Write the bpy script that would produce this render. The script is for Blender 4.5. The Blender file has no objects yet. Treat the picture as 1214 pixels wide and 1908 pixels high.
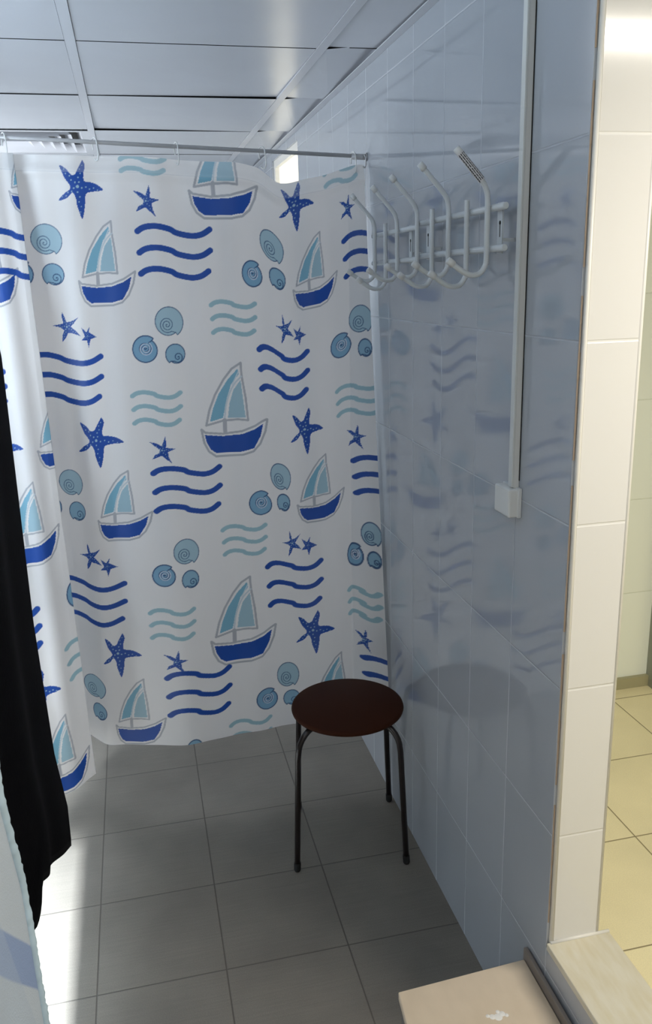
import bpy, bmesh, math, random
import numpy as np
from mathutils import Vector, Matrix
C = bpy.context.scene.collection
SC = bpy.context.scene
random.seed(4)

# ------------------------------------------------------------------ camera
cam_d = bpy.data.cameras.new('camera'); cam = bpy.data.objects.new('camera', cam_d); C.objects.link(cam)
cam_d.sensor_fit = 'VERTICAL'; cam_d.sensor_height = 36.0; cam_d.sensor_width = 36.0; cam_d.lens = 29.156
cam_d.clip_start = 0.02
_r = Vector((0.97400, -0.22492, -0.02706)); _f = Vector((0.20968, 0.94026, -0.26823)); _u = Vector((0.08577, 0.25559, 0.96297))
_m = Matrix((_r, _u, -_f)).transposed().to_4x4(); _m.translation = Vector((-0.6789, 0.0, 1.5772))
cam.matrix_world = _m
SC.camera = cam

# ------------------------------------------------------------------ view, world
SC.view_settings.view_transform = 'Standard'; SC.view_settings.look = 'None'
SC.view_settings.gamma = 1.0; SC.view_settings.use_curve_mapping = False
SC.view_settings.exposure = 0.0
wld = bpy.data.worlds.new('world'); SC.world = wld; wld.use_nodes = True
wld.node_tree.nodes['Background'].inputs[0].default_value = (0.62, 0.80, 1.0, 1)
wld.node_tree.nodes['Background'].inputs[1].default_value = 0.8

def area(name, loc, direction, sx, sy, power, col):
    d = bpy.data.lights.new(name, 'AREA'); d.shape = 'RECTANGLE'; d.size = sx; d.size_y = sy
    d.energy = power; d.color = col
    o = bpy.data.objects.new(name, d); C.objects.link(o); o.location = loc
    o.rotation_euler = Vector(direction).to_track_quat('-Z', 'Y').to_euler()
    return o
# added strip lamp, then daylight through the window in the outer left wall
_ct = area('added_corridor_light', (-1.52, 1.38, 1.38), (0, 0, -1), 0.16, 0.9, 74, (0.86, 0.93, 1.0)); _ct.data.spread = 1.75      # added unseen lamp for the floor strip; spread keeps light off the curtain
area('daylight_window', (-1.675, 1.25, 1.62), (1, 0.10, 0.05), 1.2, 0.55, 19, (0.72, 0.86, 1.0))
# daylight through the window of the shower area behind the curtain
area('daylight_shower', (-1.675, 3.55, 1.62), (1, -0.1, 0.05), 0.9, 0.7, 17, (0.97, 0.98, 1.0))
# fluorescent tube of the next room (warm) and added dim fill lamp over the changing room
area('next_room_tube', (0.62, 0.50, 2.095), (0, 0, -1), 0.62, 0.06, 21, (1.0, 0.93, 0.83))
area('changing_room_fill', (-0.55, -0.35, 2.09), (0, 0.1, -1), 0.6, 0.08, 6.3, (1.0, 0.97, 0.92))

# ------------------------------------------------------------------ helpers
def link(o, parent=None):
    C.objects.link(o)
    if parent: o.parent = parent
    return o
def obj(name, bm, m, parent=None, smooth=False):
    me = bpy.data.meshes.new(name)
    bmesh.ops.recalc_face_normals(bm, faces=bm.faces)
    bm.to_mesh(me); bm.free()
    if smooth:
        for p in me.polygons: p.use_smooth = True
    for x in (m if isinstance(m, (list, tuple)) else [m]): me.materials.append(x)
    return link(bpy.data.objects.new(name, me), parent)
def empty(name, loc=(0, 0, 0)):
    o = bpy.data.objects.new(name, None); o.location = loc; o.empty_display_size = .05; return link(o)
def tag(o, label=None, cat=None, group=None, kind=None):
    if label: o['label'] = label
    if cat: o['category'] = cat
    if group: o['group'] = group
    if kind: o['kind'] = kind
    return o
def box(bm, x0, x1, y0, y1, z0, z1, bev=0, mi=0):
    r = bmesh.ops.create_cube(bm, size=1)
    for v in r['verts']:
        v.co = Vector((x0 + (v.co.x + .5) * (x1 - x0), y0 + (v.co.y + .5) * (y1 - y0), z0 + (v.co.z + .5) * (z1 - z0)))
    fs = set(f for v in r['verts'] for f in v.link_faces)
    for f in fs: f.material_index = mi
    if bev:
        es = set(e for v in r['verts'] for e in v.link_edges)
        bmesh.ops.bevel(bm, geom=list(es), offset=bev, segments=3, affect='EDGES', profile=.6)
def bxo(name, m, *a, parent=None, bev=0, smooth=False):
    bm = bmesh.new(); box(bm, *a, bev=bev); return obj(name, bm, m, parent, smooth)
def tube(bm, pts, r, seg=14, cap=True, closed=False, mi=0):
    pts = [Vector(p) for p in pts]; n = len(pts); rings = []; up = None
    for i, p in enumerate(pts):
        if closed: t = (pts[(i + 1) % n] - pts[i - 1]).normalized()
        else: t = (pts[min(i + 1, n - 1)] - pts[max(i - 1, 0)]).normalized()
        if up is None:
            up = t.orthogonal().normalized()
        up = (up - t * up.dot(t)).normalized(); sd = t.cross(up)
        rr = r[i] if isinstance(r, (list, tuple)) else r
        rings.append([bm.verts.new(p + (up * math.cos(a) + sd * math.sin(a)) * rr) for a in [2 * math.pi * k / seg for k in range(seg)]])
    for i in range(n if closed else n - 1):
        A, B = rings[i], rings[(i + 1) % n]
        for k in range(seg):
            f = bm.faces.new((A[k], A[(k + 1) % seg], B[(k + 1) % seg], B[k])); f.smooth = True; f.material_index = mi
    if cap and not closed:
        bm.faces.new(rings[0][::-1]).material_index = mi; bm.faces.new(rings[-1]).material_index = mi
def bez(pts, n=10):
    """Catmull-Rom through pts"""
    P = [Vector(p) for p in pts]; out = []
    for i in range(len(P) - 1):
        a = P[max(i - 1, 0)]; b = P[i]; c = P[i + 1]; d = P[min(i + 2, len(P) - 1)]
        for k in range(n):
            u = k / n
            out.append(.5 * ((2 * b) + (c - a) * u + (2 * a - 5 * b + 4 * c - d) * u * u + (3 * b - a - 3 * c + d) * u ** 3))
    out.append(P[-1]); return out
def lathe(bm, prof, c, seg=48, mi=0):
    rings = []
    for r, z in prof:
        if r < 1e-6: rings.append([bm.verts.new((c[0], c[1], c[2] + z))])
        else: rings.append([bm.verts.new((c[0] + r * math.cos(2 * math.pi * k / seg), c[1] + r * math.sin(2 * math.pi * k / seg), c[2] + z)) for k in range(seg)])
    for A, B in zip(rings, rings[1:]):
        for k in range(seg):
            q = [A[k % len(A)], A[(k + 1) % len(A)], B[(k + 1) % len(B)], B[k % len(B)]]
            q = list(dict.fromkeys(q))
            if len(q) > 2:
                f = bm.faces.new(q); f.smooth = True; f.material_index = mi

# ------------------------------------------------------------------ materials
def mat(name, col, rough=.5, metal=0, spec=.5, emit=None, es=0, coat=0):
    m = bpy.data.materials.new(name); m.use_nodes = True; b = m.node_tree.nodes['Principled BSDF']
    b.inputs['Base Color'].default_value = (*col, 1); b.inputs['Roughness'].default_value = rough
    b.inputs['Metallic'].default_value = metal; b.inputs['Specular IOR Level'].default_value = spec
    b.inputs['Coat Weight'].default_value = coat
    if emit: b.inputs['Emission Color'].default_value = (*emit, 1); b.inputs['Emission Strength'].default_value = es
    return m
class NT:
    def __init__(s, m): s.t = m.node_tree; s.n = s.t.nodes; s.l = s.t.links; s.b = s.n['Principled BSDF']
    def set(s, inp, v):
        if isinstance(v, bpy.types.NodeSocket): s.l.new(v, inp)
        elif v is not None: inp.default_value = v
    def math(s, op, a, b=None, c=None):
        n = s.n.new('ShaderNodeMath'); n.operation = op
        for i, v in enumerate((a, b, c)): s.set(n.inputs[i], v)
        return n.outputs[0]
    def noise(s, scale, detail=3, vec=None, rough=.5):
        n = s.n.new('ShaderNodeTexNoise'); n.inputs['Scale'].default_value = scale; n.inputs['Detail'].default_value = detail
        n.inputs['Roughness'].default_value = rough
        if vec is not None: s.l.new(vec, n.inputs['Vector'])
        return n.outputs['Fac']
    def mix(s, f, a, b):
        n = s.n.new('ShaderNodeMix'); n.data_type = 'RGBA'
        s.set(n.inputs[0], f); s.set(n.inputs[6], a); s.set(n.inputs[7], b); return n.outputs[2]
    def rng(s, v, a, b, c=0., d=1.):
        n = s.n.new('ShaderNodeMapRange'); s.set(n.inputs[0], v)
        for i, x in enumerate((a, b, c, d)): n.inputs[i + 1].default_value = x
        return n.outputs[0]
    def bump(s, h, st, dist=.01):
        n = s.n.new('ShaderNodeBump'); n.inputs['Strength'].default_value = st; n.inputs['Distance'].default_value = dist
        s.l.new(h, n.inputs['Height']); s.l.new(n.outputs[0], s.b.inputs['Normal']); return n
def tiles(name, tile, grout, axes, g=.003, rough=.12, var=.03, wavy=.02, grough=.6, soft=.0008, spec=.5, speck=0, streak=0):
    """axes: list of (axis index, origin, size); world-space tile grid"""
    m = mat(name, tile, rough, spec=spec); t = NT(m)
    tc = t.n.new('ShaderNodeTexCoord').outputs['Object']
    sp = t.n.new('ShaderNodeSeparateXYZ'); t.l.new(tc, sp.inputs[0])
    mask = None; ids = []
    for ax, o, size in axes:
        v = t.math('DIVIDE', t.math('SUBTRACT', sp.outputs[ax], o), size)
        fr = t.math('ABSOLUTE', t.math('SUBTRACT', t.math('FRACT', v), .5))
        d = t.math('MULTIPLY', t.math('SUBTRACT', .5, fr), size)          # metres from the joint
        k = t.rng(d, g / 2 - soft, g / 2 + soft, 1., 0.)
        mask = k if mask is None else t.math('MAXIMUM', mask, k)
        ids.append(t.math('FLOOR', v))
    cb = t.n.new('ShaderNodeCombineXYZ')
    for i, v in enumerate(ids): t.l.new(v, cb.inputs[i])
    wn = t.n.new('ShaderNodeTexWhiteNoise'); t.l.new(cb.outputs[0], wn.inputs['Vector'])
    hs = t.n.new('ShaderNodeHueSaturation'); hs.inputs['Color'].default_value = (*tile, 1)
    base = t.rng(wn.outputs['Value'], 0, 1, 1 - var, 1 + var)
    if speck:
        base = t.math('MULTIPLY', base, t.rng(t.noise(420, 2, tc), .3, .7, 1 - speck, 1 + speck))
        base = t.math('MULTIPLY', base, t.rng(t.noise(5, 4, tc), .3, .7, 1 - speck, 1 + speck))
    if streak:
        mp = t.n.new('ShaderNodeMapping'); mp.inputs['Scale'].default_value = (3, 90, 1); t.l.new(tc, mp.inputs[0])
        base = t.math('MULTIPLY', base, t.rng(t.noise(2.2, 4, mp.outputs[0]), .3, .7, 1 - streak, 1 + streak))
    t.l.new(base, hs.inputs['Value'])
    t.l.new(t.mix(mask, hs.outputs[0], (*grout, 1)), t.b.inputs['Base Color'])
    t.l.new(t.math('MULTIPLY_ADD', mask, grough - rough, rough), t.b.inputs['Roughness'])
    h = t.math('SUBTRACT', t.math('MULTIPLY', t.noise(6, 1, tc), wavy), t.math('MULTIPLY', mask, .12))
    t.bump(h, .6, .01)
    return m
ZG = 1.1749            # height of one horizontal joint of the wall tiles
Y0 = 1.1977            # end of the right wall (its outside corner)
M = {}
M['blue_tile'] = tiles('blue_wall_tile', (.425, .455, .495), (.50, .53, .57), [(1, Y0, .2), (2, ZG, .3)], g=.0028, rough=.06, wavy=.02, spec=1.0)
M['white_tile'] = tiles('white_wall_tile', (.82, .81, .78), (.88, .87, .83), [(2, ZG, .3)], g=.004, rough=.12, wavy=.03)
M['back_tile'] = tiles('pale_wall_tile', (.50, .54, .57), (.6, .63, .65), [(0, 0, .2), (2, ZG, .3)], rough=.15)
M['next_tile'] = tiles('cream_wall_tile', (.90, .94, .84), (.78, .82, .71), [(0, .68, .3), (2, .32, .3)], rough=.2)
M['floor'] = tiles('grey_floor_tile', (.205, .19, .165), (.10, .092, .08), [(0, -.5877, .3), (1, 2.5366, .3)], g=.003, rough=.55, var=.04, wavy=.0, speck=.10, streak=.05, spec=.3, soft=.001)
M['next_floor'] = tiles('cream_floor_tile', (.84, .75, .46), (.26, .21, .11), [(0, .372, .305), (1, 1.475, .3)], g=.003, rough=.4, speck=.06)
M['plaster'] = mat('white_plaster', (.72, .73, .74), .8)
M['white_plastic'] = mat('white_plastic', (.74, .75, .73), .35)
M['trim'] = mat('white_corner_profile', (.82, .80, .74), .35)
M['tan'] = mat('tan_gap_filler', (.42, .33, .25), .8)
M['metal_white'] = mat('white_enamel', (.66, .70, .72), .28)
M['cap'] = mat('white_rubber_cap', (.70, .72, .72), .5)
M['steel'] = mat('dull_steel', (.50, .50, .51), .4, .3)
M['black'] = mat('black_shade', (.01, .01, .01), .9)
M['dark_brown'] = mat('dark_brown_enamel', (.012, .008, .008), .28)
H = 2.1315
# ------------------------------------------------------------------ the setting
def struct(name, o): o['kind'] = 'structure'; return o
def sbox(name, m, *a, bev=0): return struct(name, bxo(name, m, *a, bev=bev))
sbox('floor', M['floor'], -1.8, 0.0, -1.3, 4.8, -.05, 0)
def wall_with_hole(name, m, x0, x1, ya, yb, za, zb, holes):
    bm = bmesh.new(); y = ya
    for (h0, h1, k0, k1) in holes:
        box(bm, x0, x1, y, h0, za, zb); box(bm, x0, x1, h0, h1, za, k0); box(bm, x0, x1, h0, h1, k1, zb); y = h1
    box(bm, x0, x1, y, yb, za, zb)
    return struct(name, obj(name, bm, m))
wall_with_hole('wall_right', M['blue_tile'], 0, .106, Y0, 4.8, 0, 2.3, [(3.365, 3.95, 1.5, 2.10)])
wall_with_hole('wall_outer', M['back_tile'], -1.82, -1.7, -1.3, 4.8, 0, 2.3, [(.60, 1.90, 1.32, 1.92), (3.05, 4.05, 1.2, 1.95)])
sbox('wall_back', M['back_tile'], -1.82, .106, 4.7, 4.8, 0, 2.3)
sbox('wall_front', M['plaster'], -1.82, 2.3, -1.4, -1.3, 0, 2.3)
sbox('added_partition_left', M['plaster'], -1.06, -1.04, -1.3, 2.115, .27, 1.80)  # unseen partition added to cut the light into a floor strip
sbox('wall_low', M['blue_tile'], 0, .106, -1.3, Y0, 0, .325)
# windows: frame, frosted pane lit by the sky
pane_m = mat('frosted_sky_pane', (.8, .85, .9), .6, emit=(.62, .80, 1.0), es=1.5)
warm_pane = mat('lit_frosted_pane', (.8, .78, .7), .6, emit=(1.0, .90, .70), es=.64)
def window(n, x, sgn, y0, y1, z0, z1, pane):
    w = empty('window_%d' % n, (x, (y0 + y1) / 2, z0)); struct('', w)
    bm = bmesh.new(); t = .03
    X0, X1 = sorted((x, x + sgn * .03))
    for a in ((y0, y1, z0, z0 + t), (y0, y1, z1 - t, z1), (y0, y0 + t, z0 + t, z1 - t), (y1 - t, y1, z0 + t, z1 - t)):
        box(bm, X0 - x, X1 - x, a[0] - w.location.y, a[1] - w.location.y, a[2] - z0, a[3] - z0)
    obj('window_frame', bm, M['trim'], w)
    bm = bmesh.new(); box(bm, sgn * .018, sgn * .022, y0 + t - w.location.y, y1 - t - w.location.y, t, z1 - z0 - t)
    obj('window_pane', bm, pane, w)
window(1, -1.72, -1, .60, 1.90, 1.32, 1.92, pane_m)
window(2, -1.72, -1, 3.05, 4.05, 1.2, 1.95, pane_m)
window(3, .008, 1, 3.365, 3.95, 1.5, 2.10, warm_pane)
# outside corner of the right wall: cream end face, profile, filler, sill
sbox('trim_1', M['white_tile'], .0115, .1005, Y0 - .006, Y0, .34, 2.3)
bm = bmesh.new(); tube(bm, [(.0075, Y0 - .004, .338), (.0075, Y0 - .004, 2.3)], .0042, 10); struct('trim_2', obj('trim_2', bm, M['trim']))
bm = bmesh.new(); tube(bm, [(.1035, Y0 - .003, .338), (.1035, Y0 - .003, 2.3)], .0042, 10); struct('trim_3', obj('trim_3', bm, M['trim']))
bm = bmesh.new()
for k in range(46):                                      # ragged tan filler along the tile edge
    z = .34 + k * .043; w = .0022 + .0014 * random.random()
    if k % 7 == 0: continue
    box(bm, -.0005 + .0006 * random.random(), w, Y0 - .0018, Y0 - .0004, z, z + .0435)
struct('trim_4', obj('trim_4', bm, M['tan']))
sill_m = mat('cream_sill_tile', (.70, .66, .54), .4); t_ = NT(sill_m)
t_.l.new(t_.mix(t_.rng(t_.noise(9, 5), .35, .7), (.70, .66, .54, 1), (.64, .58, .42, 1)), t_.b.inputs['Base Color'])
sbox('trim_5', sill_m, -.003, .128, .62, Y0 - .006, .325, .34, bev=.002)
sbox('trim_6', sill_m, -.003, .128, -1.3, .617, .325, .34, bev=.002)
bm = bmesh.new(); tube(bm, [(.004, Y0 - .008, .3405), (.128, Y0 - .008, .3405)], .0035, 8); struct('trim_7', obj('trim_7', bm, M['trim']))
# next room
sbox('floor_next_room', M['next_floor'], .106, 2.3, -1.3, 3.2, .25, .30)
sbox('wall_next_room', M['next_tile'], .106, .835, 2.14, 2.24, .32, 2.3)
sbox('wall_next_room_side', M['next_tile'], 2.2, 2.3, -1.3, 3.2, .3, 2.3)
sbox('wall_next_room_back', M['next_tile'], .835, 2.3, 3.1, 3.2, .3, 2.3)
sbox('baseboard_next_room', mat('olive_baseboard', (.40, .37, .22), .5), .106, .835, 2.126, 2.14, .30, .336)
sbox('door_1', mat('grey_green_door', (.34, .36, .31), .5), .835, .90, 2.10, 2.18, .30, 2.2)
sbox('ceiling_next_room', M['plaster'], .106, 2.3, -1.3, 3.2, 2.14, 2.2)

# ------------------------------------------------------------------ ceiling: void, grid bars, lay-in metal panels, square air diffuser
ceil_m = mat('satin_white_metal_panel', (.60, .62, .66), .24, metal=.15, spec=.6); t_ = NT(ceil_m)
tc_ = t_.n.new('ShaderNodeTexCoord').outputs['Object']
t_.bump(t_.noise(2.3, 2, tc_), .25, .02)
bar_m = mat('white_grid_bar', (.60, .62, .66), .3)
ce = empty('ceiling', (0, 0, 0)); struct('', ce)
bxo('ceiling_void', M['black'], -1.8, .0, -1.3, 4.75, H + .06, H + .08, parent=ce)
XB = [-1.96, -1.360, -.760, -.160]; BW = .012
rows = [2.2312 + .5874 * j for j in range(-7, 6)]
bm = bmesh.new()
for x in XB[1:]: box(bm, x - BW, x + BW, -1.3, 4.7, H - .001, H + .006)
obj('grid_bar', bm, bar_m, ce)
bm = bmesh.new()
for y in rows:
    if -1.3 < y < 4.7:
        box(bm, -1.7, 0, y - .001, y + .012, H + .007, H + .010)
obj('cross_bar', bm, M['black'], ce)
bm = bmesh.new(); box(bm, -.022, -.0005, Y0, 4.7, H - .0015, H + .001); box(bm, -.0025, -.0005, Y0, 4.7, H, H + .02); obj('wall_angle', bm, bar_m, ce)
lift = {(1, 1): (0, 0, 0, .006), (1, 2): (0, .0, 0, .0), (1, 3): (0, .0, .0, .0), (2, 1): (0, 0, .006, .010), (2, 2): (.004, .003, .004, .022), (2, 3): (.0, .008, .014, .030), (1, 4): (.006, 0, 0, 0), (2, 4): (.0, .01, .01, .03)}
cells = [(XB[0], XB[1]), (XB[1], XB[2]), (XB[2], XB[3]), (XB[3], -.004)]
for ci, (a, b) in enumerate(cells):
    for j in range(len(rows) - 1):
        y0, y1 = rows[j], rows[j + 1]
        if y1 < -1.3 or y0 > 4.6: continue
        if ci == 1 and abs(y0 - 3.406) < .05: continue        # the diffuser sits here
        x0 = max(a + BW * .9, -1.7); x1 = b - BW * .9 if ci < 3 else b
        g = .0022; jj = j - 6                                # row index counted from y = 1.64
        # corner heights (near-left, near-right, far-left, far-right)
        dz = {(2, 0): (0, 0, .001, .0003), (2, 1): (0, 0, .003, .009), (2, 2): (0, 0, .010, .001), (2, 3): (0, 0, .002, .002), (1, 0): (0, 0, .0, .001), (1, 1): (0, 0, .004, .004),
              (1, 2): (0, 0, .003, .003), (3, 0): (0, .004, .007, .009), (3, 1): (0, .024, .007, .004), (3, 2): (.0, .024, .006, .004), (3, 3): (0, .028, .0, .0), (3, 4): (.004, .02, 0, 0)}.get((ci, jj), (0, 0, 0, 0))
        r = random.Random(ci * 31 + j)
        dz = [.62 * z + .0006 * r.random() for z in dz]
        bm = bmesh.new(); c = []
        for up in (0, .0018):
            for (x, y), z in zip(((x0 + g, y0 + g), (x1 - g, y0 + g), (x0 + g, y1 - g), (x1 - g, y1 - g)), dz):
                c.append(bm.verts.new((x, y, H + .0005 + z + up)))
        for f in ((0, 1, 3, 2), (4, 6, 7, 5), (0, 4, 5, 1), (2, 3, 7, 6), (0, 2, 6, 4), (1, 5, 7, 3)): bm.faces.new([c[k] for k in f])
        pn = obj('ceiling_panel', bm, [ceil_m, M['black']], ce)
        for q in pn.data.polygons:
            if abs(q.normal.z) < .5: q.material_index = 1  # panel edges black: shade in the gaps put into the colour
dif = empty('air_diffuser', (-1.06, 3.70, H)); tag(dif, 'white square air diffuser with stepped louvres in the ceiling at the left', 'air vent')
bm = bmesh.new()
def ring_louver(bm, r0, z0, r1, z1, th=.0012):
    P = []
    for r, z in ((r0, z0), (r1, z1), (r1 - th, z1 + th), (r0 - th, z0 + th)):
        P.append([bm.verts.new((sx * r, sy * r * .99, z)) for sx, sy in ((-1, -1), (1, -1), (1, 1), (-1, 1))])
    for i in range(4):
        A, B = P[i], P[(i + 1) % 4]
        for k in range(4): bm.faces.new((A[k], A[(k + 1) % 4], B[(k + 1) % 4], B[k]))
ring_louver(bm, .288, -.001, .262, -.001, .002); ring_louver(bm, .262, -.001, .240, .03)
obj('diffuser_frame', bm, bar_m, dif)
for r in (.225, .185, .145, .105, .065):
    bm = bmesh.new(); ring_louver(bm, r, -.004, r - .034, .026)
    obj('louvre', bm, bar_m, dif)
bxo('duct_box', mat('dusty_duct', (.30, .29, .27), .8), -.26, .26, -.26, .26, .045, .05, parent=dif)
# ------------------------------------------------------------------ curtain rod
def rodz(x): return 1.907 + .0441 * (-x)
rod = empty('curtain_rod', (0, 2.396, 1.907)); tag(rod, 'thin grey metal shower curtain rod running across the room just under the ceiling', 'curtain rod')
bm = bmesh.new(); tube(bm, [(-.03, 0, rodz(-.03) - 1.907), (-1.70, 0, rodz(-1.70) - 1.907)], .0052, 16); obj('pole', bm, M['steel'], rod)
bm = bmesh.new(); tube(bm, [(-.004, 0, -.001), (-.045, 0, .0005)], .0078, 14); tube(bm, [(-.004, 0, -.001), (0, 0, -.001)], .011, 14); obj('end_socket', bm, M['steel'], rod)
bm = bmesh.new(); tube(bm, bez([(-.010, -.006, .004), (-.006, -.009, -.004), (-.006, -.009, -.022), (-.009, -.009, -.029), (-.014, -.009, -.026)], 6), .0021, 8); obj('locking_wire', bm, M['steel'], rod)
ring_labels = ['white curtain ring on the rod at the left edge of the photo',
 'white curtain ring on the rod just right of the ceiling air diffuser',
 'white curtain ring between the topmost light blue wave and the cropped boat',
 'white curtain ring above the right end of the cropped boat',
 'white plastic curtain ring on the rod nearest to the tiled right wall']
for (x, lab, ang) in zip((-.953, -.731, -.523, -.295, -.040), ring_labels, (.55, .60, .38, .75, .45)):
    bm = bmesh.new(); zr = rodz(x); r = .0105
    pts = [(0, .008, -.020), (0, .0095, -.004), (0, .0085, .005), (0, .002, .0095), (0, -.006, .008), (0, -.0105, 0), (0, -.0125, -.014), (0, -.0135, -.032), (0, -.0105, -.043), (0, -.003, -.046), (0, .004, -.041)]
    tube(bm, bez(pts, 6), .0016, 8)
    for v in bm.verts:
        p = Matrix.Rotation(ang, 4, 'Z') @ v.co; v.co = p
    o = obj('curtain_ring', bm, M['white_plastic']); o.location = (x, 2.396, zr + .001)
    tag(o, lab, 'curtain ring', 'curtain rings on the rod')

# ------------------------------------------------------------------ shower curtain with printed motifs
# ---- plan curves of the shower curtain (x, y) at the rod and at the hem, right wall -> left
CT=np.array([(-.012,2.388),(-.055,2.396),(-.30,2.397),(-.523,2.398),(-.73,2.398),(-.90,2.41),(-.975,2.425),(-.932,2.385),(-1.0,2.368),(-1.10,2.36),(-1.17,2.40)])
CB=np.array([(-.012,2.168),(-.088,2.325),(-.337,2.367),(-.593,2.338),(-.838,2.397),(-.93,2.465),(-1.0,2.49),(-.889,2.224),(-.968,2.168),(-1.07,2.13),(-1.14,2.20)])
CS=np.array([0,.055,.30,.523,.73,.90,.985,1.075,1.150,1.245,1.33])
ZT=np.array([(0,1.885),(.035,1.886),(.066,1.877),(.128,1.857),(.192,1.846),(.234,1.836),(.268,1.843),(.296,1.878),(.356,1.890),(.468,1.895),(.526,1.899),(.646,1.906),(.734,1.907),(.825,1.908),(.93,1.912),(1.075,1.910),(1.15,1.914),(1.33,1.912)])
ZB=np.array([(0,.235),(.2,.205),(.30,.20),(.523,.20),(.73,.20),(.80,.205),(.90,.215),(.985,.21),(1.075,.215),(1.15,.195),(1.245,.2),(1.33,.2)])
LT=1.70
def _cr(xs,P,s,sharp):
    # hermite interpolation with zero-ed tangent continuity at sharp knots
    n=len(xs);M=np.zeros_like(P)
    for i in range(n):
        a=max(i-1,0);b=min(i+1,n-1);M[i]=(P[b]-P[a])/(xs[b]-xs[a])
    i=np.clip(np.searchsorted(xs,s)-1,0,n-2);h=xs[i+1]-xs[i];u=(s-xs[i])/h;u=u[:,None];h=h[:,None]
    m0=M[i].copy();m1=M[i+1].copy()
    for k in sharp:
        q=i==k;   m0[q]=(P[k+1]-P[k])/(xs[k+1]-xs[k])
        q=i+1==k; m1[q]=(P[k]-P[k-1])/(xs[k]-xs[k-1])
    return (2*u**3-3*u**2+1)*P[i]+(u**3-2*u**2+u)*h*m0+(-2*u**3+3*u**2)*P[i+1]+(u**3-u**2)*h*m1
def surf(s,t):
    """s metres from the wall edge, t metres below the top edge -> xyz (N,3)"""
    s=np.asarray(s,float);t=np.asarray(t,float);w=t/LT
    top=_cr(CS,CT,s,(1,7));bot=_cr(CS,CB,s,(1,7))
    xy=top+(bot-top)*w[:,None]
    zt=np.interp(s,ZT[:,0],ZT[:,1]);zs=0
    for d in (-.02,-.01,0,.01,.02): zs=zs+np.interp(s+d,ZT[:,0],ZT[:,1])/5
    z=zs+(np.interp(s,ZB[:,0],ZB[:,1])-zs)*w
    main=np.clip((.93-s)/.05,0,1)*np.clip((s-.02)/.06,0,1)
    dy=main*(.004*np.sin(s*29+1.2*w)*(.4+w)+.0035*np.sin(s*61+.7+2*w)*(1-.5*w)+.006*np.exp(-t/.22)*np.cos(2*np.pi*(s-.04)/.226))
    left=np.clip((s-1.09)/.03,0,1)
    dy=dy+left*.006*np.sin(s*70+w*2)
    # folded hem stands a little forward at its lower seam
    hem=.040
    dy=dy-.010*np.exp(-((t-hem)/.016)**2)*np.where(s<1.06,1,.3)
    return np.stack([xy[:,0],xy[:,1]+dy,z],1)

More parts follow.
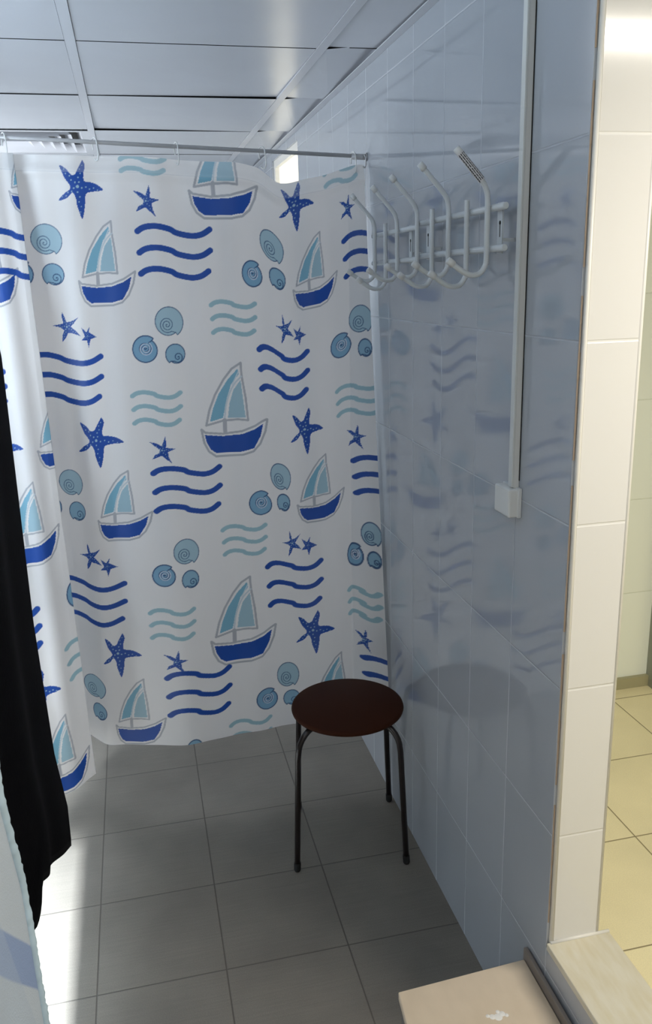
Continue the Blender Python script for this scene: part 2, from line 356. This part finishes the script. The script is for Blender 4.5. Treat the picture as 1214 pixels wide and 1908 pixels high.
PRINT=[('S',0,0.772,0.082,0.115,0.146),('S',0,0.749,0.751,0.14,0.145),('S',0,0.706,1.401,0.114,0.144),('S',0,0.204,0.069,0.096,0.134),('S',0,0.186,0.721,0.095,0.144),
 ('S',0,0.171,1.38,0.119,0.151),('S',1,1.195,0.734,0.097,0.124),('S',1,1.18,1.397,0.097,0.137),('s',0,0.605,0.108,0.068,0.08),('s',0,0.058,0.109,0.046,0.075),
 ('s',0,0.583,0.776,0.066,0.077),('s',0,0.044,0.773,0.046,0.077),('s',0,0.566,1.422,0.061,0.075),('s',0,0.036,1.419,0.031,0.077),('p',0,0.834,0.433,0.086,0.082),
 ('p',0,0.244,0.407,0.053,0.086),('p',0,0.8,1.091,0.091,0.083),('p',0,0.237,1.07,0.057,0.083),('q',0,0.767,0.459,0.044,0.057),('q',0,0.201,0.432,0.036,0.056),
 ('q',0,0.733,1.12,0.055,0.056),('q',0,0.185,1.087,0.047,0.062),('B',0,0.713,0.269,0.153,0.222),('B',0,0.153,0.255,0.13,0.214),('B',0,0.687,0.937,0.152,0.21),
 ('B',0,0.147,0.907,0.144,0.211),('B',0,0.66,1.588,0.133,0.223),('B',0,0.107,1.578,0.149,0.225),('B',0,0.402,0.03,0.187,0.235),('B',0,0.39,0.668,0.186,0.273),
 ('B',0,0.382,1.316,0.187,0.284),('B',1,1.055,0.711,0.119,0.188),('B',1,1.148,0.935,0.129,0.225),('B',1,1.142,1.586,0.121,0.228),('B',1,1.044,0.057,0.112,0.178),
 ('B',1,1.168,0.26,0.133,0.233),('W',0,0.536,0.238,0.213,0.15),('W',0,0.849,0.576,0.256,0.15),('W',0,0.249,0.548,0.158,0.154),('W',0,-0.019,0.246,0.2,0.139),
 ('W',0,0.522,0.897,0.196,0.152),('W',0,-0.038,0.895,0.2,0.137),('W',0,0.823,1.237,0.3,0.152),('W',0,0.231,1.214,0.183,0.173),('W',0,0.508,1.536,0.186,0.168),
 ('W',0,-0.051,1.531,0.2,0.143),('W',1,1.099,0.248,0.188,0.133),('W',1,1.218,1.217,0.128,0.129),('W',1,1.23,0.577,0.136,0.101),('w',0,0.385,0.41,0.138,0.103),
 ('w',0,0.594,0.659,0.139,0.105),('w',0,0.04,0.66,0.125,0.101),('w',0,0.373,1.061,0.138,0.104),('w',0,0.571,1.304,0.126,0.107),('w',0,0.036,1.301,0.071,0.109),
 ('w',0,0.371,1.708,0.13,0.12),('w',0,0.613,0.005,0.134,0.081),('w',0,0.075,-0.003,0.116,0.091),('w',1,1.055,1.343,0.119,0.123),('a',0,0.871,0.21,0.09,0.085),
 ('a',0,0.556,0.422,0.076,0.086),('a',0,0.274,0.189,0.068,0.088),('a',0,0.026,0.429,0.064,0.086),('a',0,0.859,0.874,0.094,0.083),('a',0,0.265,0.86,0.061,0.09),
 ('a',0,0.531,1.082,0.069,0.084),('a',0,0.018,1.073,0.04,0.08),('a',0,0.82,1.516,0.128,0.083),('a',0,0.257,1.521,0.07,0.094),('b',0,0.94,0.294,0.059,0.069),
 ('b',0,0.616,0.496,0.068,0.076),('b',0,0.328,0.287,0.061,0.074),('b',0,0.078,0.493,0.064,0.074),('b',0,0.927,0.946,0.057,0.067),('b',0,0.322,0.95,0.071,0.077),
 ('b',0,0.586,1.151,0.061,0.07),('b',0,0.049,1.146,0.037,0.075),('b',0,0.319,1.594,0.068,0.075),('b',1,1.063,1.161,0.05,0.078),('c',0,0.858,0.298,0.066,0.061),
 ('c',0,0.541,0.509,0.053,0.059),('c',0,0.259,0.27,0.047,0.063),('c',0,0.016,0.512,0.035,0.056),('c',0,0.84,0.958,0.069,0.062),('c',0,0.257,0.939,0.039,0.059),
 ('c',0,0.521,1.167,0.046,0.06),('c',0,0.013,1.152,0.026,0.056),('c',0,0.794,1.597,0.082,0.061),('c',0,0.246,1.603,0.052,0.059),('c',0,0.524,1.716,0.043,0.062)]
def tmpl(a, x0, y0, x1, y1): return [((x - x0) / (x1 - x0), (y - y0) / (y1 - y0)) for x, y in a]
STAR = tmpl([(525,260),(540,300),(530,350),(532,395),(570,402),(610,415),(648,450),(590,460),(545,472),(535,500),(530,560),(512,638),(492,590),(480,545),(475,505),(455,470),(420,505),(365,520),(405,475),(440,450),(442,425),(415,385),(400,350),(385,300),(425,325),(455,362),(480,355),(495,325)], 365, 260, 648, 638)
STAR2 = tmpl([(935,420),(942,470),(938,500),(1000,510),(950,532),(955,570),(975,618),(930,578),(912,560),(880,575),(852,588),(868,555),(897,538),(900,515),(870,490),(835,458),(880,468),(912,488),(925,450)], 835, 420, 1000, 618)
STAR3 = tmpl([(395,1220),(410,1255),(418,1285),(450,1278),(495,1253),(465,1290),(445,1312),(480,1340),(503,1368),(455,1352),(425,1350),(410,1380),(385,1408),(388,1365),(402,1335),(380,1318),(328,1307),(370,1300),(400,1292),(392,1255)], 328, 1220, 503, 1408)
STAR4 = tmpl([(565,1308),(560,1345),(605,1375),(568,1390),(555,1442),(545,1395),(510,1396),(533,1370),(512,1315),(545,1345)], 510, 1308, 605, 1442)
bt = lambda a: tmpl(a, 482, 648, 848, 1188)
B_SAIL = bt([(512,1000),(530,915),(562,830),(610,745),(655,685),(703,652),(706,722),(725,850),(735,978),(680,972),(600,978),(512,1000)])
B_MID = bt([(706,728),(668,768),(637,830),(618,900),(610,975),(612,1045)])
B_MID2 = bt([(690,700),(655,775)])
B_LF = bt([(532,980),(550,905),(582,825),(632,745),(685,685),(692,715),(650,772),(625,850),(602,962)])
B_RF = bt([(700,748),(722,962),(628,962),(638,882),(660,805)])
B_HULL = bt([(487,1024),(505,1042),(600,1054),(700,1042),(775,1012),(843,966),(830,1040),(800,1115),(760,1160),(700,1178),(560,1180),(523,1150),(500,1100),(487,1024)])
B_FILL = bt([(502,1054),(600,1066),(700,1058),(770,1032),(820,998),(804,1070),(765,1142),(700,1160),(562,1163),(533,1140),(512,1100)])
WAVE = [(.03,.62),(.09,.25),(.17,.05),(.28,.03),(.42,.28),(.55,.62),(.68,.86),(.78,.90),(.88,.66),(.97,.12)]
DARK = (.013, .072, .34); MIDB = (.20, .38, .54); PALE = (.36, .52, .60); TEAL = (.32, .50, .56); GREY = (.42, .43, .46); LINE = (.035, .09, .20); CLOTH = (.80, .785, .775)
def cubic(pts, n=8): return [tuple(p[:2]) for p in bez([(x, y, 0) for x, y in pts], n)]
def in_poly(X, Y, P):
    r = np.zeros(X.shape, bool); n = len(P)
    for i in range(n):
        x0, y0 = P[i]; x1, y1 = P[i - 1]
        if y0 == y1: continue
        r ^= ((y0 > Y) != (y1 > Y)) & (X < (x1 - x0) * (Y - y0) / (y1 - y0) + x0)
    return r
def dist_line(X, Y, P):
    d = np.full(X.shape, 9.)
    for (x0, y0), (x1, y1) in zip(P, P[1:]):
        vx, vy = x1 - x0, y1 - y0; L = vx * vx + vy * vy + 1e-12
        u = np.clip(((X - x0) * vx + (Y - y0) * vy) / L, 0, 1)
        d = np.minimum(d, np.hypot(X - x0 - u * vx, Y - y0 - u * vy))
    return d
def motif(kind, X, Y, w, h, put):
    """X right, Y down in metres from the motif's top left corner; put(alpha, colour)"""
    sc = lambda P: [(x * w, y * h) for x, y in P]
    aa = lambda d, r: np.clip((r - d) / .0008 + .5, 0, 1)
    if kind in 'Sspq':
        P = sc(cubic({'S': STAR, 's': STAR2, 'p': STAR3, 'q': STAR4}[kind] + [{'S': STAR, 's': STAR2, 'p': STAR3, 'q': STAR4}[kind][0]], 4)) if kind == 'S' else sc({'s': STAR2, 'p': STAR3, 'q': STAR4}[kind])
        put(in_poly(X, Y, P) * 1., DARK)
        src = sc({'S': STAR, 's': STAR2, 'p': STAR3, 'q': STAR4}[kind])
        cx = sum(p[0] for p in src) / len(src); cy = sum(p[1] for p in src) / len(src)
        R = [math.hypot(p[0] - cx, p[1] - cy) for p in src]
        tips = [p for i, p in enumerate(src) if R[i] > R[i - 1] and R[i] >= R[(i + 1) % len(src)] and R[i] > .33 * min(w, h)]
        dr = {'S': .0021, 's': .0013, 'p': .0015, 'q': .0009}[kind]
        for k in range(0, 6):
            for q in tips:
                u = (.0, .17, .32, .47, .62, .78)[k]; off = dr * .9 * (1 if k % 2 else -1)
                dx, dy = q[0] - cx, q[1] - cy; L = math.hypot(dx, dy)
                px, py = cx + dx * u - dy / L * off, cy + dy * u + dx / L * off
                put(aa(np.hypot(X - px, Y - py), dr * (1 - .45 * u)), PALE)
    elif kind == 'B':
        a = w / 370.
        put(in_poly(X, Y, sc(cubic(B_SAIL, 3))) * 1., CLOTH)
        put(in_poly(X, Y, sc(B_LF)) * 1., (.20, .43, .56)); put(in_poly(X, Y, sc(B_RF)) * 1., (.34, .51, .59))
        put(aa(dist_line(X, Y, sc(B_SAIL)), 6 * a), GREY)
        put(aa(dist_line(X, Y, sc(cubic(B_MID[:-1], 4))), 4.5 * a), (.55, .62, .66)); put(aa(dist_line(X, Y, sc(B_MID[-2:])), 11 * a), GREY)
        put(aa(dist_line(X, Y, sc(B_MID2)), 3 * a), (.6, .66, .7))
        put(aa(dist_line(X, Y, sc(B_HULL)), 7 * a), GREY); put(in_poly(X, Y, sc(B_HULL)) * 1., CLOTH); put(in_poly(X, Y, sc(B_FILL)) * 1., DARK)
        put(aa(np.abs(dist_line(X, Y, sc(B_HULL))), 5 * a) * (1 - in_poly(X, Y, sc(B_FILL))), GREY)
    elif kind in 'Ww':
        th = .0078 if kind == 'W' else .0062
        amp = h * .155
        for k in range(3):
            off = (0, .012, .02)[k] * w * 1.5
            P = cubic([(off * (1 - x) + x * w * (1, 1, .97)[k] + th * (.8 if x < .5 else -.8), h * (.02 + .365 * k) + y * amp + th * .6) for x, y in WAVE], 5)
            put(aa(dist_line(X, Y, P), th), DARK if kind == 'W' else TEAL)
    else:
        fill = {'a': PALE, 'b': MIDB, 'c': (.25, .43, .56)}[kind]; lw = {'a': .0010, 'b': .0015, 'c': .0013}[kind]
        cx, cy = .48, .49
        e = {'a': .95, 'b': -.95, 'c': 2.25}[kind]             # direction of the shell's mouth (radians, y down)
        hand = {'a': -1, 'b': -1, 'c': 1}[kind]
        ix, iy, ri = {'a': (-.12, .16, .50), 'b': (-.06, -.08, .50), 'c': (.22, .26, .50)}[kind]
        u, v = (X / w - cx) * 2, (Y / h - cy) * 2; unit = min(w, h) / 2
        fr = ((hand * (np.arctan2(v, u) - e)) % (2 * math.pi)) / (2 * math.pi); r = np.hypot(u, v)
        outer = .98 - .20 * fr ** 2.2
        put(np.clip((outer - r) / .02, 0, 1), fill)
        put(aa(np.abs(r - outer) * unit, lw), LINE)
        turns = 2.6 if kind != 'c' else 1.7; sp = []
        for k in range(91):
            q = k / 90; ph = e - hand * 2 * math.pi * turns * (1 - q); rr = ri * q ** .85
            sp.append((ix + rr * math.cos(ph), iy + rr * math.sin(ph)))
        sp.append((.80 * math.cos(e), .80 * math.sin(e))); sp.append((.97 * math.cos(e), .97 * math.sin(e)))
        sp = [((x / 2 + cx) * w, (y / 2 + cy) * h) for x, y in sp]
        put(aa(dist_line(X, Y, sp), lw), LINE)
        if kind == 'b':
            put(aa(dist_line(X - .0016, Y - .0010, sp[20:-2]), lw * .7), (.62, .68, .76))
def build_curtain():
    s = np.concatenate([np.arange(0, .985, .0016), np.arange(.985, 1.06, .004), np.arange(1.06, 1.24, .0016), np.arange(1.24, 1.331, .004)])
    t = np.arange(0, LT + 1e-6, .0016); ns, nt = len(s), len(t)
    S, T = np.meshgrid(s, t, indexing='ij'); P = surf(S.ravel(), T.ravel())
    col = np.zeros((ns, nt, 3)); col[:] = CLOTH
    for (kind, left, cs, ct, w, h) in PRINT:
        lo, hi = (cs - w / 2 - .012, cs + w / 2 + .012)
        if left: lo = max(lo, 1.02)
        else: hi = min(hi, 1.02)
        i0, i1 = np.searchsorted(s, (lo, hi)); j0, j1 = np.searchsorted(t, (ct - h / 2 - .012, ct + h / 2 + .012))
        if i1 - i0 < 2 or j1 - j0 < 2: continue
        X = (cs + w / 2) - S[i0:i1, j0:j1]; Y = T[i0:i1, j0:j1] - (ct - h / 2)
        sub = col[i0:i1, j0:j1]
        def put(a, c):
            a = np.asarray(a)[..., None]; sub[:] = sub * (1 - a) + np.array(c) * a
        motif(kind, X, Y, w, h, put)
    # the hem is folded over: the print shows paler through the second layer, with a seam line
    hem = T < .040
    col[hem] = col[hem] * .86 + np.array((.74, .77, .80)) * .14
    seam = np.clip(1 - np.abs(T - .040) / .0016, 0, 1)[..., None] * .35
    col[:] = col * (1 - seam) + np.array((.42, .45, .50)) * seam
    me = bpy.data.meshes.new('shower_curtain'); nv = ns * nt; nf = (ns - 1) * (nt - 1)
    idx = np.arange(nv).reshape(ns, nt)
    q = np.stack([idx[:-1, :-1], idx[:-1, 1:], idx[1:, 1:], idx[1:, :-1]], -1).reshape(-1)
    me.vertices.add(nv); me.vertices.foreach_set('co', P.ravel().astype(np.float32))
    me.loops.add(nf * 4); me.loops.foreach_set('vertex_index', q.astype(np.int32))
    me.polygons.add(nf); me.polygons.foreach_set('loop_start', np.arange(0, nf * 4, 4, dtype=np.int32))
    me.polygons.foreach_set('use_smooth', np.ones(nf, bool)); me.update(calc_edges=True)
    at = me.color_attributes.new('print', 'FLOAT_COLOR', 'POINT')
    at.data.foreach_set('color', np.concatenate([col.reshape(-1, 3), np.ones((nv, 1))], 1).ravel().astype(np.float32))
    m = bpy.data.materials.new('printed_polyester'); m.use_nodes = True; n = m.node_tree.nodes; l = m.node_tree.links
    for x in list(n): n.remove(x)
    a = n.new('ShaderNodeAttribute'); a.attribute_name = 'print'
    tc = n.new('ShaderNodeTexCoord')
    wv = n.new('ShaderNodeTexNoise'); wv.inputs['Scale'].default_value = 260; mp = n.new('ShaderNodeMapping'); mp.inputs['Scale'].default_value = (1, 1, .12)
    l.new(tc.outputs['Object'], mp.inputs[0]); l.new(mp.outputs[0], wv.inputs['Vector'])
    nz = n.new('ShaderNodeTexNoise'); nz.inputs['Scale'].default_value = 7; nz.inputs['Detail'].default_value = 3; l.new(tc.outputs['Object'], nz.inputs['Vector'])
    ad = n.new('ShaderNodeMath'); ad.operation = 'MULTIPLY_ADD'; ad.inputs[1].default_value = .03; l.new(wv.outputs['Fac'], ad.inputs[0]); l.new(nz.outputs['Fac'], ad.inputs[2])
    bp = n.new('ShaderNodeBump'); bp.inputs['Strength'].default_value = .35; bp.inputs['Distance'].default_value = .012; l.new(ad.outputs[0], bp.inputs['Height'])
    d = n.new('ShaderNodeBsdfDiffuse'); tr = n.new('ShaderNodeBsdfTranslucent'); gl = n.new('ShaderNodeBsdfGlossy'); gl.inputs['Roughness'].default_value = .45
    m1 = n.new('ShaderNodeMixShader'); m1.inputs[0].default_value = .38; m2 = n.new('ShaderNodeMixShader'); m2.inputs[0].default_value = .04
    for x in (d, tr): l.new(a.outputs['Color'], x.inputs['Color']); l.new(bp.outputs[0], x.inputs['Normal'])
    l.new(bp.outputs[0], gl.inputs['Normal'])
    o = n.new('ShaderNodeOutputMaterial')
    l.new(d.outputs[0], m1.inputs[1]); l.new(tr.outputs[0], m1.inputs[2]); l.new(m1.outputs[0], m2.inputs[1]); l.new(gl.outputs[0], m2.inputs[2]); l.new(m2.outputs[0], o.inputs[0])
    me.materials.append(m)
    return tag(link(bpy.data.objects.new('shower_curtain', me)), 'white shower curtain printed with blue sailboats, starfish, shells and waves, hanging across the room', 'shower curtain')
build_curtain()

# ------------------------------------------------------------------ coat hook racks on the right wall
def hook_pts(upper, x0=-.046):
    low = [(x0, 0, -.085), (x0 - .003, 0, -.100), (x0 - .014, 0, -.112), (x0 - .032, 0, -.113), (x0 - .050, 0, -.104), (x0 - .072, 0, -.088)]
    if upper: return [(-.105, 0, .096), (-.079, 0, .068), (-.057, 0, .044), (x0 - .003, 0, .030), (x0, 0, .012), (x0, 0, -.04)] + low
    return [(x0, 0, .022), (x0, 0, 0), (x0, 0, -.04)] + [(x, y, z - .020) for x, y, z in low]
def make_hook(upper, parent, y):
    bm = bmesh.new(); P = bez(hook_pts(upper), 7); tube(bm, P, .0050, 12)
    o = obj('coat_hook', bm, M['metal_white'], parent); o.location = (0, y, 0)
    for a, b, on in ((P[0], P[3], upper), (P[-1], P[-3], True)):
        if not on: continue
        bm = bmesh.new(); d = (b - a).normalized()
        tube(bm, [a - d * .003, a - d * .002, a + d * .012, a + d * .0125], [.0045, .0066, .0066, .0055], 12)
        obj('hook_cap', bm, M['cap'], o)
    return o
sticker_m = [mat('paper_sticker', (.68, .68, .70), .5), mat('printed_ink', (.03, .03, .04), .6)]
def make_rack(name, y0, y1, zt, ys, plates, label):
    r = empty(name, (0, y0, zt)); tag(r, label, 'coat rack', 'hook racks on the right wall')
    for z in (0, -.069):
        bm = bmesh.new(); tube(bm, [(-.034, 0, z), (-.034, .002, z), (-.034, y1 - y0 - .002, z), (-.034, y1 - y0, z)], [.005, .0062, .0062, .005], 16)
        obj('rail', bm, M['metal_white'], r)
    for y in plates:
        bm = bmesh.new(); yy = y - y0
        box(bm, -.0290, -.0275, yy - .012, yy + .012, -.078, .008, bev=.0005); box(bm, -.0275, -.0004, yy - .003, yy + .003, -.058, -.052)
        p = obj('wall_plate', bm, M['metal_white'], r)
        bm = bmesh.new()                                      # keyhole slot
        tube(bm, [(-.0290, yy, -.026), (-.0294, yy, -.026)], .0036, 14); box(bm, -.0294, -.0290, yy - .0012, yy + .0012, -.050, -.028)
        obj('keyhole_slot', bm, M['black'], p)
        bm = bmesh.new(); box(bm, -.0294, -.0289, yy - .0118, yy - .0110, -.066, -.004)
        obj('plate_crease', bm, mat('crease', (.16, .17, .18), .8) if 'crease' not in bpy.data.materials else bpy.data.materials['crease'], p)
    first = {}
    for y, up in ys:
        if up in first:
            h = first[up].copy(); link(h, r); h.location = (0, y - y0, 0)
            for ch in first[up].children: c = ch.copy(); link(c, h)
        else: first[up] = make_hook(up, r, y - y0)
    return r, first
ra, fa = make_rack('coat_rack', 1.404, 1.862, 1.694, [(1.455, 1), (1.55, 0), (1.645, 1), (1.74, 0), (1.835, 1)], (1.438, 1.81),
    'white hook rack beside the cable duct, with a printed sticker on one hook')
rb, fb = make_rack('coat_rack', 1.868, 2.225, 1.688, [(1.980, 1), (2.075, 0), (2.170, 1)], (1.93,),
    'white hook rack next to the shower curtain, farther one of the two')
# sticker wrapped round the slanting end of the nearest hook
bm = bmesh.new(); A = Vector((-.101, 0, .0915)); B = Vector((-.058, 0, .0455)); d = (B - A).normalized(); side = Vector((0, -1, 0)); upv = side.cross(d)
na, nl = 24, 90; rr = .0069
V = [[bm.verts.new(A + (B - A) * (j / nl) + (side * math.cos(a) + upv * math.sin(a)) * rr) for j in range(nl + 1)] for a in [(-1.5 + 3.0 * i / na) for i in range(na + 1)]]
rs = random.Random(8)
for i in range(na):
    run = 0; ink = 0
    for j in range(nl):
        if run <= 0: ink = 1 - ink; run = rs.randint(4, 12) if ink else rs.randint(1, 2)
        run -= 1
        f = bm.faces.new((V[i][j], V[i + 1][j], V[i + 1][j + 1], V[i][j + 1]))
        f.material_index = 1 if (i % 4 < 2 and ink and 3 < j < nl - 3 and 2 < i < na - 2) or (i in (3, 4) and ink and j > 4) else 0
st = obj('printed_sticker', bm, sticker_m, fa[1]); st['label'] = 'white sticker printed with rows of tiny black text'

# ------------------------------------------------------------------ cable duct and junction box
duct = empty('cable_duct', (0, 1.393, 1.19)); bxo('painted_shadow_line', M['black'], -.0016, -.0003, -.0096, -.0078, .02, .94, parent=duct)  # black strip stands for the shadow line where duct meets wall
tag(duct, 'white plastic cable duct running down the right wall to a junction box', 'cable duct')
bxo('duct_body', M['white_plastic'], -.012, -.0004, -.008, .004, .0, .94, parent=duct, bev=.001)
bxo('duct_lid', mat('duct_lid', (.68, .70, .68), .35), -.0165, -.012, -.0095, .0055, .008, .94, parent=duct, bev=.0015)
jb = empty('junction_box', (0, 1.403, 1.142)); tag(jb, 'small white plastic junction box on the right wall at the bottom of the cable duct', 'junction box')
bm = bmesh.new(); box(bm, -.026, -.0005, -.030, .034, 0, .054, bev=.005); obj('box_lid', bm, M['white_plastic'], jb, smooth=False)
bxo('box_base', M['cap'], -.008, -.0003, -.032, .036, -.001, .0555, parent=jb, bev=.002)

# ------------------------------------------------------------------ stool
stool = empty('round_stool', (-.183, 2.02, 0)); tag(stool, 'dark brown round stool with black metal legs, standing by the right wall', 'stool')
seat_m = mat('dark_brown_seat', (.042, .011, .004), .6, spec=.12)
bm = bmesh.new(); lathe(bm, [(0, .428), (.148, .428), (.1545, .431), (.156, .436), (.1545, .441), (.149, .444), (0, .4445)], (0, 0, 0), 72); obj('seat', bm, seat_m, stool)
cx, cy = -.183, 2.02
for (x, y) in ((-.358, 1.932), (-.056, 1.884), (-.301, 2.205), (-.018, 2.172)):
    dx, dy = x - cx, y - cy; L = math.hypot(dx, dy); ux, uy = dx / L, dy / L
    T = L - .022                                              # radius of the leg's top before the bend
    pts = [(ux * L, uy * L, .006), (ux * (L - .011), uy * (L - .011), .21)]
    pts += [(ux * (T + .004), uy * (T + .004), .345)]
    for k in range(1, 8):
        a = k / 7 * math.pi / 2; pts.append((ux * (T - .062 + .064 * math.cos(a)), uy * (T - .062 + .064 * math.cos(a)), .355 + .064 * math.sin(a)))
    pts.append((ux * .02, uy * .02, .4195))
    bm = bmesh.new(); tube(bm, pts, .0082, 16); lg = obj('leg', bm, M['dark_brown'], stool)
    bm = bmesh.new(); tube(bm, [(ux * L, uy * L, .0), (ux * L, uy * L, .004), (ux * (L - .0015), uy * (L - .0015), .026)], [.0075, .0096, .0096], 16)
    obj('foot_cap', bm, M['black'], lg)

# ------------------------------------------------------------------ step at the sill
step = empty('step', (-.15, 1.0, 0)); tag(step, 'low beige step box on the floor against the right wall, in the bottom right corner', 'step')
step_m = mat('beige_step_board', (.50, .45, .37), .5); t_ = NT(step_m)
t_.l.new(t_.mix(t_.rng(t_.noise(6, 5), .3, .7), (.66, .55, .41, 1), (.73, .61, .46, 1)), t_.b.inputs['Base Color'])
def step_box(name, m, x0, x1, y0, y1, z0, z1, bev):
    bm = bmesh.new(); box(bm, x0, x1, y0, y1, z0, z1, bev=bev)
    for v in bm.verts: v.co.x += (v.co.y - .26) * .10 * (1 if v.co.x < 0 else .15); v.co.y += (v.co.x) * .05
    return obj(name, bm, m, step)
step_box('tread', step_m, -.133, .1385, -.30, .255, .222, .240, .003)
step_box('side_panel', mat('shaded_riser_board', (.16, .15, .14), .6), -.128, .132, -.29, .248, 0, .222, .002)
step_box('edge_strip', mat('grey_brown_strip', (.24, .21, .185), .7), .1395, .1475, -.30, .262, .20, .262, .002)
bm = bmesh.new()
for (x, y, r) in ((.020, .150, .006), (.030, .147, .008), (.040, .152, .006), (.034, .158, .004), (.047, .147, .004), (.012, .154, .004)):
    lathe(bm, [(0, .2408), (r * .8, .2407), (r, .2400)], (x, y, 0), 14)
obj('paint_fleck', bm, mat('white_paint_fleck', (.85, .84, .8), .5), step)

# ------------------------------------------------------------------ black garment and towel hanging on the left
def hanging(name, yf, zs, near, cols, rows_, xf, m, th, parent=None):
    """cloth in a plane roughly parallel to the side wall: far edge yf(v), near edge near(v), height zs(u, v)"""
    me = bmesh.new(); G = []
    for side in (0, 1):
        for i in range(cols + 1):
            for j in range(rows_ + 1):
                u, v = i / cols, j / rows_
                y = near(v) + (yf(v) - near(v)) * u; z = zs(u, v)
                e = min(u, 1 - u, v, 1 - v) * 30; k = th * min(1, e) ** .5
                G.append(me.verts.new((xf(u, v) + (k if side else -k), y, z)))
    n = (cols + 1) * (rows_ + 1); ix = lambda s, i, j: G[s * n + i * (rows_ + 1) + j]
    for s in (0, 1):
        for i in range(cols):
            for j in range(rows_): me.faces.new((ix(s, i, j), ix(s, i + 1, j), ix(s, i + 1, j + 1), ix(s, i, j + 1)))
    for j in range(rows_):
        me.faces.new((ix(0, 0, j), ix(0, 0, j + 1), ix(1, 0, j + 1), ix(1, 0, j))); me.faces.new((ix(0, cols, j), ix(1, cols, j), ix(1, cols, j + 1), ix(0, cols, j + 1)))
    for i in range(cols):
        me.faces.new((ix(0, i, 0), ix(1, i, 0), ix(1, i + 1, 0), ix(0, i + 1, 0))); me.faces.new((ix(0, i, rows_), ix(0, i + 1, rows_), ix(1, i + 1, rows_), ix(1, i, rows_)))
    return obj(name, me, m, parent, smooth=True)
rail = empty('peg_rail', (-1.04, 1.1, 1.74)); tag(rail, 'white peg rail on the added left partition carrying the black garment and the towel', 'peg rail')
bxo('board', M['white_plastic'], 0, .018, -.75, .75, -.03, .03, parent=rail, bev=.003)
for y in (-.45, .0, .30, .52):
    bm = bmesh.new(); tube(bm, bez([(.015, y, 0), (.06, y, -.004), (.115 if y > -.1 else .19, y, 0), (.13 if y > -.1 else .205, y, .02)], 5), .006, 10); obj('peg', bm, M['metal_white'], rail)
blk = mat('black_cotton', (.0012, .0013, .0026), .9, spec=.08); t_ = NT(blk); t_.bump(t_.noise(120, 3), .3, .002)
FE = [(1.72, 1.62), (1.47, 1.736), (1.20, 1.718), (.92, 1.700), (.575, 1.754), (.366, 1.857), (.262, 1.842)]
def far_edge(v):
    z = 1.72 + (.262 - 1.72) * v; return float(np.interp(-z, [-a for a, b in FE], [b for a, b in FE]))
def gz(u, v):                                                # hem rises from the far corner towards the near side
    bot = float(np.interp(u, [0, .30, .40, .46, .485, .505, 1.0], [.66, .56, .50, .485, .50, .540, .262]))
    top = 1.72 - .05 * abs(u - .5)
    z_ = 1.72 + (.262 - 1.72) * v; w = v ** 3
    return top + (z_ - 1.72) * (1 - w) + (bot - top - (z_ - 1.72) * 0) * 0 + ((bot - top) - 0) * w + (z_ - 1.72) * 0 if False else top + (bot - top) * v
gar = hanging('black_garment', far_edge, gz, lambda v: .92 - .05 * v, 90, 70,
    lambda u, v: -.93 - .020 * (1 - u) * math.sin(u * 17 + v * 1.5) * (.3 + v) * min(1, (1 - u) * 4), blk, .004)
tag(gar, 'black cotton garment hanging down the left side of the room in front of the curtain', 'garment')
tw = mat('white_towelling', (.42, .45, .50), .95, spec=.1); t_ = NT(tw)
tcx = t_.n.new('ShaderNodeTexCoord').outputs['Object']; sp_ = t_.n.new('ShaderNodeSeparateXYZ'); t_.l.new(tcx, sp_.inputs[0])
zz = t_.math('MULTIPLY_ADD', sp_.outputs[1], 1.1, sp_.outputs[2])
band = t_.math('MULTIPLY', t_.rng(zz, 1.712, 1.716), t_.rng(zz, 1.776, 1.772))
band2 = t_.math('MULTIPLY', t_.rng(t_.math('MULTIPLY_ADD', sp_.outputs[1], 2.6, sp_.outputs[2]), 2.86, 2.85), .35)
t_.l.new(t_.mix(band2, t_.mix(band, (.58, .66, .78, 1), (.32, .42, .68, 1)), (.48, .58, .74, 1)), t_.b.inputs['Base Color'])
t_.bump(t_.noise(500, 2), .5, .003)
TE = [(1.70, .78), (1.078, .795), (.946, .838), (.729, .853), (.50, .856)]
towel_edge = lambda v: float(np.interp(-(1.70 + (.50 - 1.70) * v), [-a for a, b in TE], [b for a, b in TE]))
twl = empty('bath_towel', (0, 0, 0)); tag(twl, 'white towel with a pale blue border in the bottom left corner', 'towel')
hanging('towel_cloth', lambda v: towel_edge(v) - .012, lambda u, v: 1.70 + (.50 - 1.70) * v, lambda v: .40, 60, 80,
    lambda u, v: -.85 - .012 * (1 - u) * math.sin(u * 9 + v), tw, .003, twl)
bm = bmesh.new(); rs = random.Random(3); pts = []; rad = []
n = 220
for k in range(n + 1):
    v = k / n; pts.append((-.85 + .0006 * rs.uniform(-1, 1), towel_edge(v) - .008 + .0012 * rs.uniform(-1, 1), 1.70 + (.50 - 1.70) * v)); rad.append(.0058 + .0012 * rs.random())
tube(bm, pts, rad, 12)
bd = obj('towel_border', bm, mat('pale_blue_terry_border', (.50, .64, .76), .95, spec=.1), twl)
bd['label'] = 'pale blue knobbly border'

# ------------------------------------------------------------------ light fittings out of the frame that light the rooms; changing room and strip fittings are added
def fitting(name, loc, sx, label):
    e = empty(name, loc); tag(e, label, 'ceiling light')
    bxo('housing', M['white_plastic'], -sx / 2 - .03, sx / 2 + .03, -.05, .05, .012, .03, parent=e, bev=.004)
    return e
fitting('ceiling_light', (.62, .50, 2.10), .62, 'white tube light on the ceiling of the next room')
fitting('ceiling_light', (-.55, -.35, 2.095), .6, 'white fill light added on the ceiling of the changing room')
e = fitting('added_strip_light', (-1.52, 1.38, 1.385), .1, 'white strip light added at the outer left wall to light the floor')
bxo('bracket', M['white_plastic'], -.18, -.05, -.03, .03, .012, .03, parent=e)
